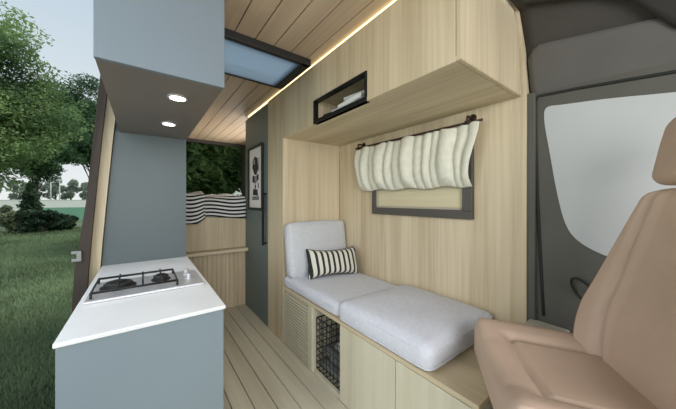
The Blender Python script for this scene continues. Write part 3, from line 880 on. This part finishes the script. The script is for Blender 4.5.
def tree(name, x, y, h, crown_c, nl, size, lm, label, group, tr=.16, cat='tree', bark=True):
    t = thing(name, (x, y, GZ), label, cat, group)
    if bark:
        m = MB(); base = Vector((x, y, GZ-.05)); top = Vector((x+.2, y, GZ+h*.72))
        m.tube([base, base.lerp(top, .3)+Vector((.06,0,0)), base.lerp(top, .65), top], [tr*1.3, tr, tr*.7, tr*.2], 10)
        for c in crown_c[::max(1, len(crown_c)//16)]:
            s_ = base.lerp(top, .35+.4*random.random()); e = Vector(c[:3]); mid = s_.lerp(e, .5)+Vector((0,0,.15*h*.2))
            m.tube([s_, mid, e], [tr*.30, tr*.16, tr*.05], 6)
        m.build('trunk', M['bark'], t)
    V, F = leaves(nl, crown_c, size)
    o = np_mesh('foliage', V, F, lm, t, (x, y, GZ))
    return t
def at(b, d):     # bearing in degrees left of straight ahead to the rear, distance
    return (-math.sin(math.radians(b))*d, math.cos(math.radians(b))*d)
TG = 'trees outside the open side door'
x, y = at(17.6, 24); tree('leafy_tree', x, y, 12, crown(x, y, 5.7, 4.1, 3.2, 5.3, 64, .33), 60000, .105, M['leaf_a'], 'large bright green leafy tree reaching highest at the left edge', TG, .2)
x, y = at(12.6, 32); tree('leafy_tree', x, y, 8, crown(x+.2, y, 4.2, 3.3, 2.0, 2.9, 44, .36), 36000, .12, M['leaf_b'], 'mid green tree with low spreading boughs above the dark shrub', TG, .13)
x, y = at(6.6, 35); tree('leafy_tree', x, y, 11, crown(x-.9, y, 7.2, 3.6, 2.5, 4.7, 58, .33), 44000, .13, M['leaf_b'], 'mid green tree rising beside the brown-black door pillar', TG, .14)
SG = 'shrubs at the far side of the lawn'
x, y = at(12.9, 21.6); tree('shrub', x, y, 2.7, [(x, y, GZ+.5+.44*i, .66-.12*i, .66-.12*i, .42) for i in range(5)], 7000, .085, M['leaf_e'], 'dark conical shrub, tallest of the shrubs beyond the lawn', SG, .05, 'shrub')
x, y = at(11.7, 20.2); tree('shrub', x, y, 1.3, crown(x, y, GZ+.62, .85, .6, .66, 12, .55), 8000, .085, M['leaf_e'], 'wide dark rounded shrub in front of the conical one', SG, .04, 'shrub')
x, y = at(9.6, 20.8); tree('shrub', x, y, 1.2, crown(x, y, GZ+.6, .5, .5, .58, 8, .55), 4500, .085, M['leaf_e'], 'smaller rounded dark shrub nearest the door pillar', SG, .04, 'shrub')
x, y = at(15.0, 20.6); tree('shrub', x, y, 1.4, crown(x, y, GZ+.85, .5, .5, .85, 9, .5), 4000, .08, M['leaf_f'], 'pale thin shrub at the left edge beside the dark shrubs', SG, .03, 'shrub')
# tree line far away
FG = 'distant trees beyond the court'
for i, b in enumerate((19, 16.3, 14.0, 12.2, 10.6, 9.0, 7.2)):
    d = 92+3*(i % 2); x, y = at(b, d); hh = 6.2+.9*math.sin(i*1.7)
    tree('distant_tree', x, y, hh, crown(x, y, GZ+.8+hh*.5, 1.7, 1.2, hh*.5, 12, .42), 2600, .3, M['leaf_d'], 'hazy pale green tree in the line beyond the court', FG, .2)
# sports court wall and screen
cw = MB().box(-30, -2.0, 60, 60.3, GZ-.1, GZ+1.66).box(-30, -2, 59.97, 60.33, GZ+1.64, GZ+1.72, .01).build('court_wall', M['courtw']); recentre(cw, (-16, 60.1, GZ)); tag(cw, 'low white wall along the far sports court', 'wall')
cs = thing('court_fence', (-6, 30, GZ), 'green mesh screen fence in front of the white court wall', 'fence')
MB().box(-6.6, -3.0, 30, 30.04, GZ-.02, GZ+1.08).build('fence_screen', M['court'], cs)
for i in range(7): MB().tube([(-6.6+.6*i, 30.06, GZ-.05), (-6.6+.6*i, 30.06, GZ+1.16)], .025, 8).build('fence_post', M['pole'], cs)
for (b, lb) in ((10.1, 'pale floodlight pole nearer the door pillar, beyond the court'), (11.0, 'pale floodlight pole nearer the dark conical shrub, beyond the court')):
    x, y = at(b, 68); o = MB().tube([(x,y,GZ-.1),(x,y,GZ+5.2)], [.10,.06], 8).box(x-.35,x+.35,y-.06,y+.06,GZ+5.1,GZ+5.35,.02).build('light_pole', M['pole']); recentre(o, (x,y,GZ)); tag(o, lb, 'pole')
# dark trees behind the van
RG = 'trees behind the rear window'
for (x, y, nm, rr, lb) in ((0.9, 11.0, 12000, 1.9, 'dark leafy tree seen through the left half of the rear window'), (5.2, 11.6, 12000, 2.0, 'dark leafy tree seen through the right half of the rear window'), (3.6, 17.0, 14000, 2.9, 'dark tree standing between and behind the two rear window trees')):
    tree('shaded_tree', x, y, 7, crown(x, y, 2.2, rr, rr, 3.4, 30), nm, .16, M['leaf_r'], lb, RG, .17)
for (x, y, lb) in ((.3, 14.0, 'low dark shrub under the left rear window tree'), (2.9, 13.6, 'low dark shrub between the rear window trees'), (5.6, 14.2, 'low dark shrub under the right rear window tree')):
    tree('shrub', x, y, 2, crown(x, y, GZ+1.2, .95, .8, 1.3, 12, .5), 5000, .11, M['leaf_c'], lb, 'shrubs behind the rear window', .05, 'shrub')

# ================================================================== LIGHT
wdn = bpy.data.worlds.new('sky'); scene.world = wdn; wdn.use_nodes = True; n, l = wdn.node_tree.nodes, wdn.node_tree.links
bg = n['Background']; tc = n.new('ShaderNodeTexCoord'); sp = n.new('ShaderNodeSeparateXYZ'); l.new(tc.outputs['Generated'], sp.inputs[0])
rp = ramp(n, [(.0, srgb(236,240,240)), (.18, srgb(226,234,238)), (.45, srgb(200,216,228)), (1.0, srgb(150,182,212))])
l.new(sp.outputs['Z'], rp.inputs['Fac']); l.new(rp.outputs[0], bg.inputs['Color']); bg.inputs['Strength'].default_value = 1.0
def light(name, typ, loc, rot, energy, color=(1,1,1), **kw):
    L = bpy.data.lights.new(name, typ); L.energy = energy; L.color = color
    for k, v in kw.items(): setattr(L, k, v)
    o = bpy.data.objects.new(name, L); col.objects.link(o); o.location = loc; o.rotation_euler = rot; return o
def aim(o, target): o.rotation_euler = (Vector(target)-o.location).to_track_quat('-Z', 'Y').to_euler()
s = light('sun', 'SUN', (10,-8,15), (0,0,0), 2.2, (1,.95,.88), angle=math.radians(35)); aim(s, (10-8, -8+6, 15-14))
o = light('windscreen_daylight', 'AREA', (.1, -1.25, .35), (0,0,0), 42, (.97,.98,1), shape='RECTANGLE', size=1.7, size_y=1.1); aim(o, (.55, 1.6, -.35))
o = light('side_door_daylight', 'AREA', (-.9, .9, .3), (0,0,0), 14, (.95,.98,1), shape='RECTANGLE', size=1.4, size_y=1.5); aim(o, (1.2, 1.3, -.3))
o = light('rear_fill', 'AREA', (1.30, 3.5, .40), (0,0,0), 10, (1,.96,.9), shape='RECTANGLE', size=1.0, size_y=.5); aim(o, (.2, 3.3, .5))  # unseen fill light added behind the wardrobe to brighten the rear
for y in (1.37, 1.87):
    light('downlight_beam', 'SPOT', (.124, y, UZ-.012), (0,0,0), 3.0, (1,.93,.82), spot_size=math.radians(110), spot_blend=.8, shadow_soft_size=.03)

# ================================================================== CAMERA
cd = bpy.data.cameras.new('camera'); cam = bpy.data.objects.new('camera', cd); col.objects.link(cam)
cam.location = (0,0,0); yaw = math.atan(194.82/261.4); cam.rotation_euler = (PI/2, 0, -yaw)
cd.sensor_fit = 'HORIZONTAL'; cd.sensor_width = 36; cd.lens = 36*261.4/676; cd.shift_y = -(204.5-200)/676
cd.clip_start = .02; cd.clip_end = 500
scene.camera = cam
scene.view_settings.view_transform = 'Standard'
scene.view_settings.look = 'None'
scene.view_settings.exposure = 0.0
scene.cycles.use_denoising = True
scene.cycles.max_bounces = 8
scene.cycles.transparent_max_bounces = 12
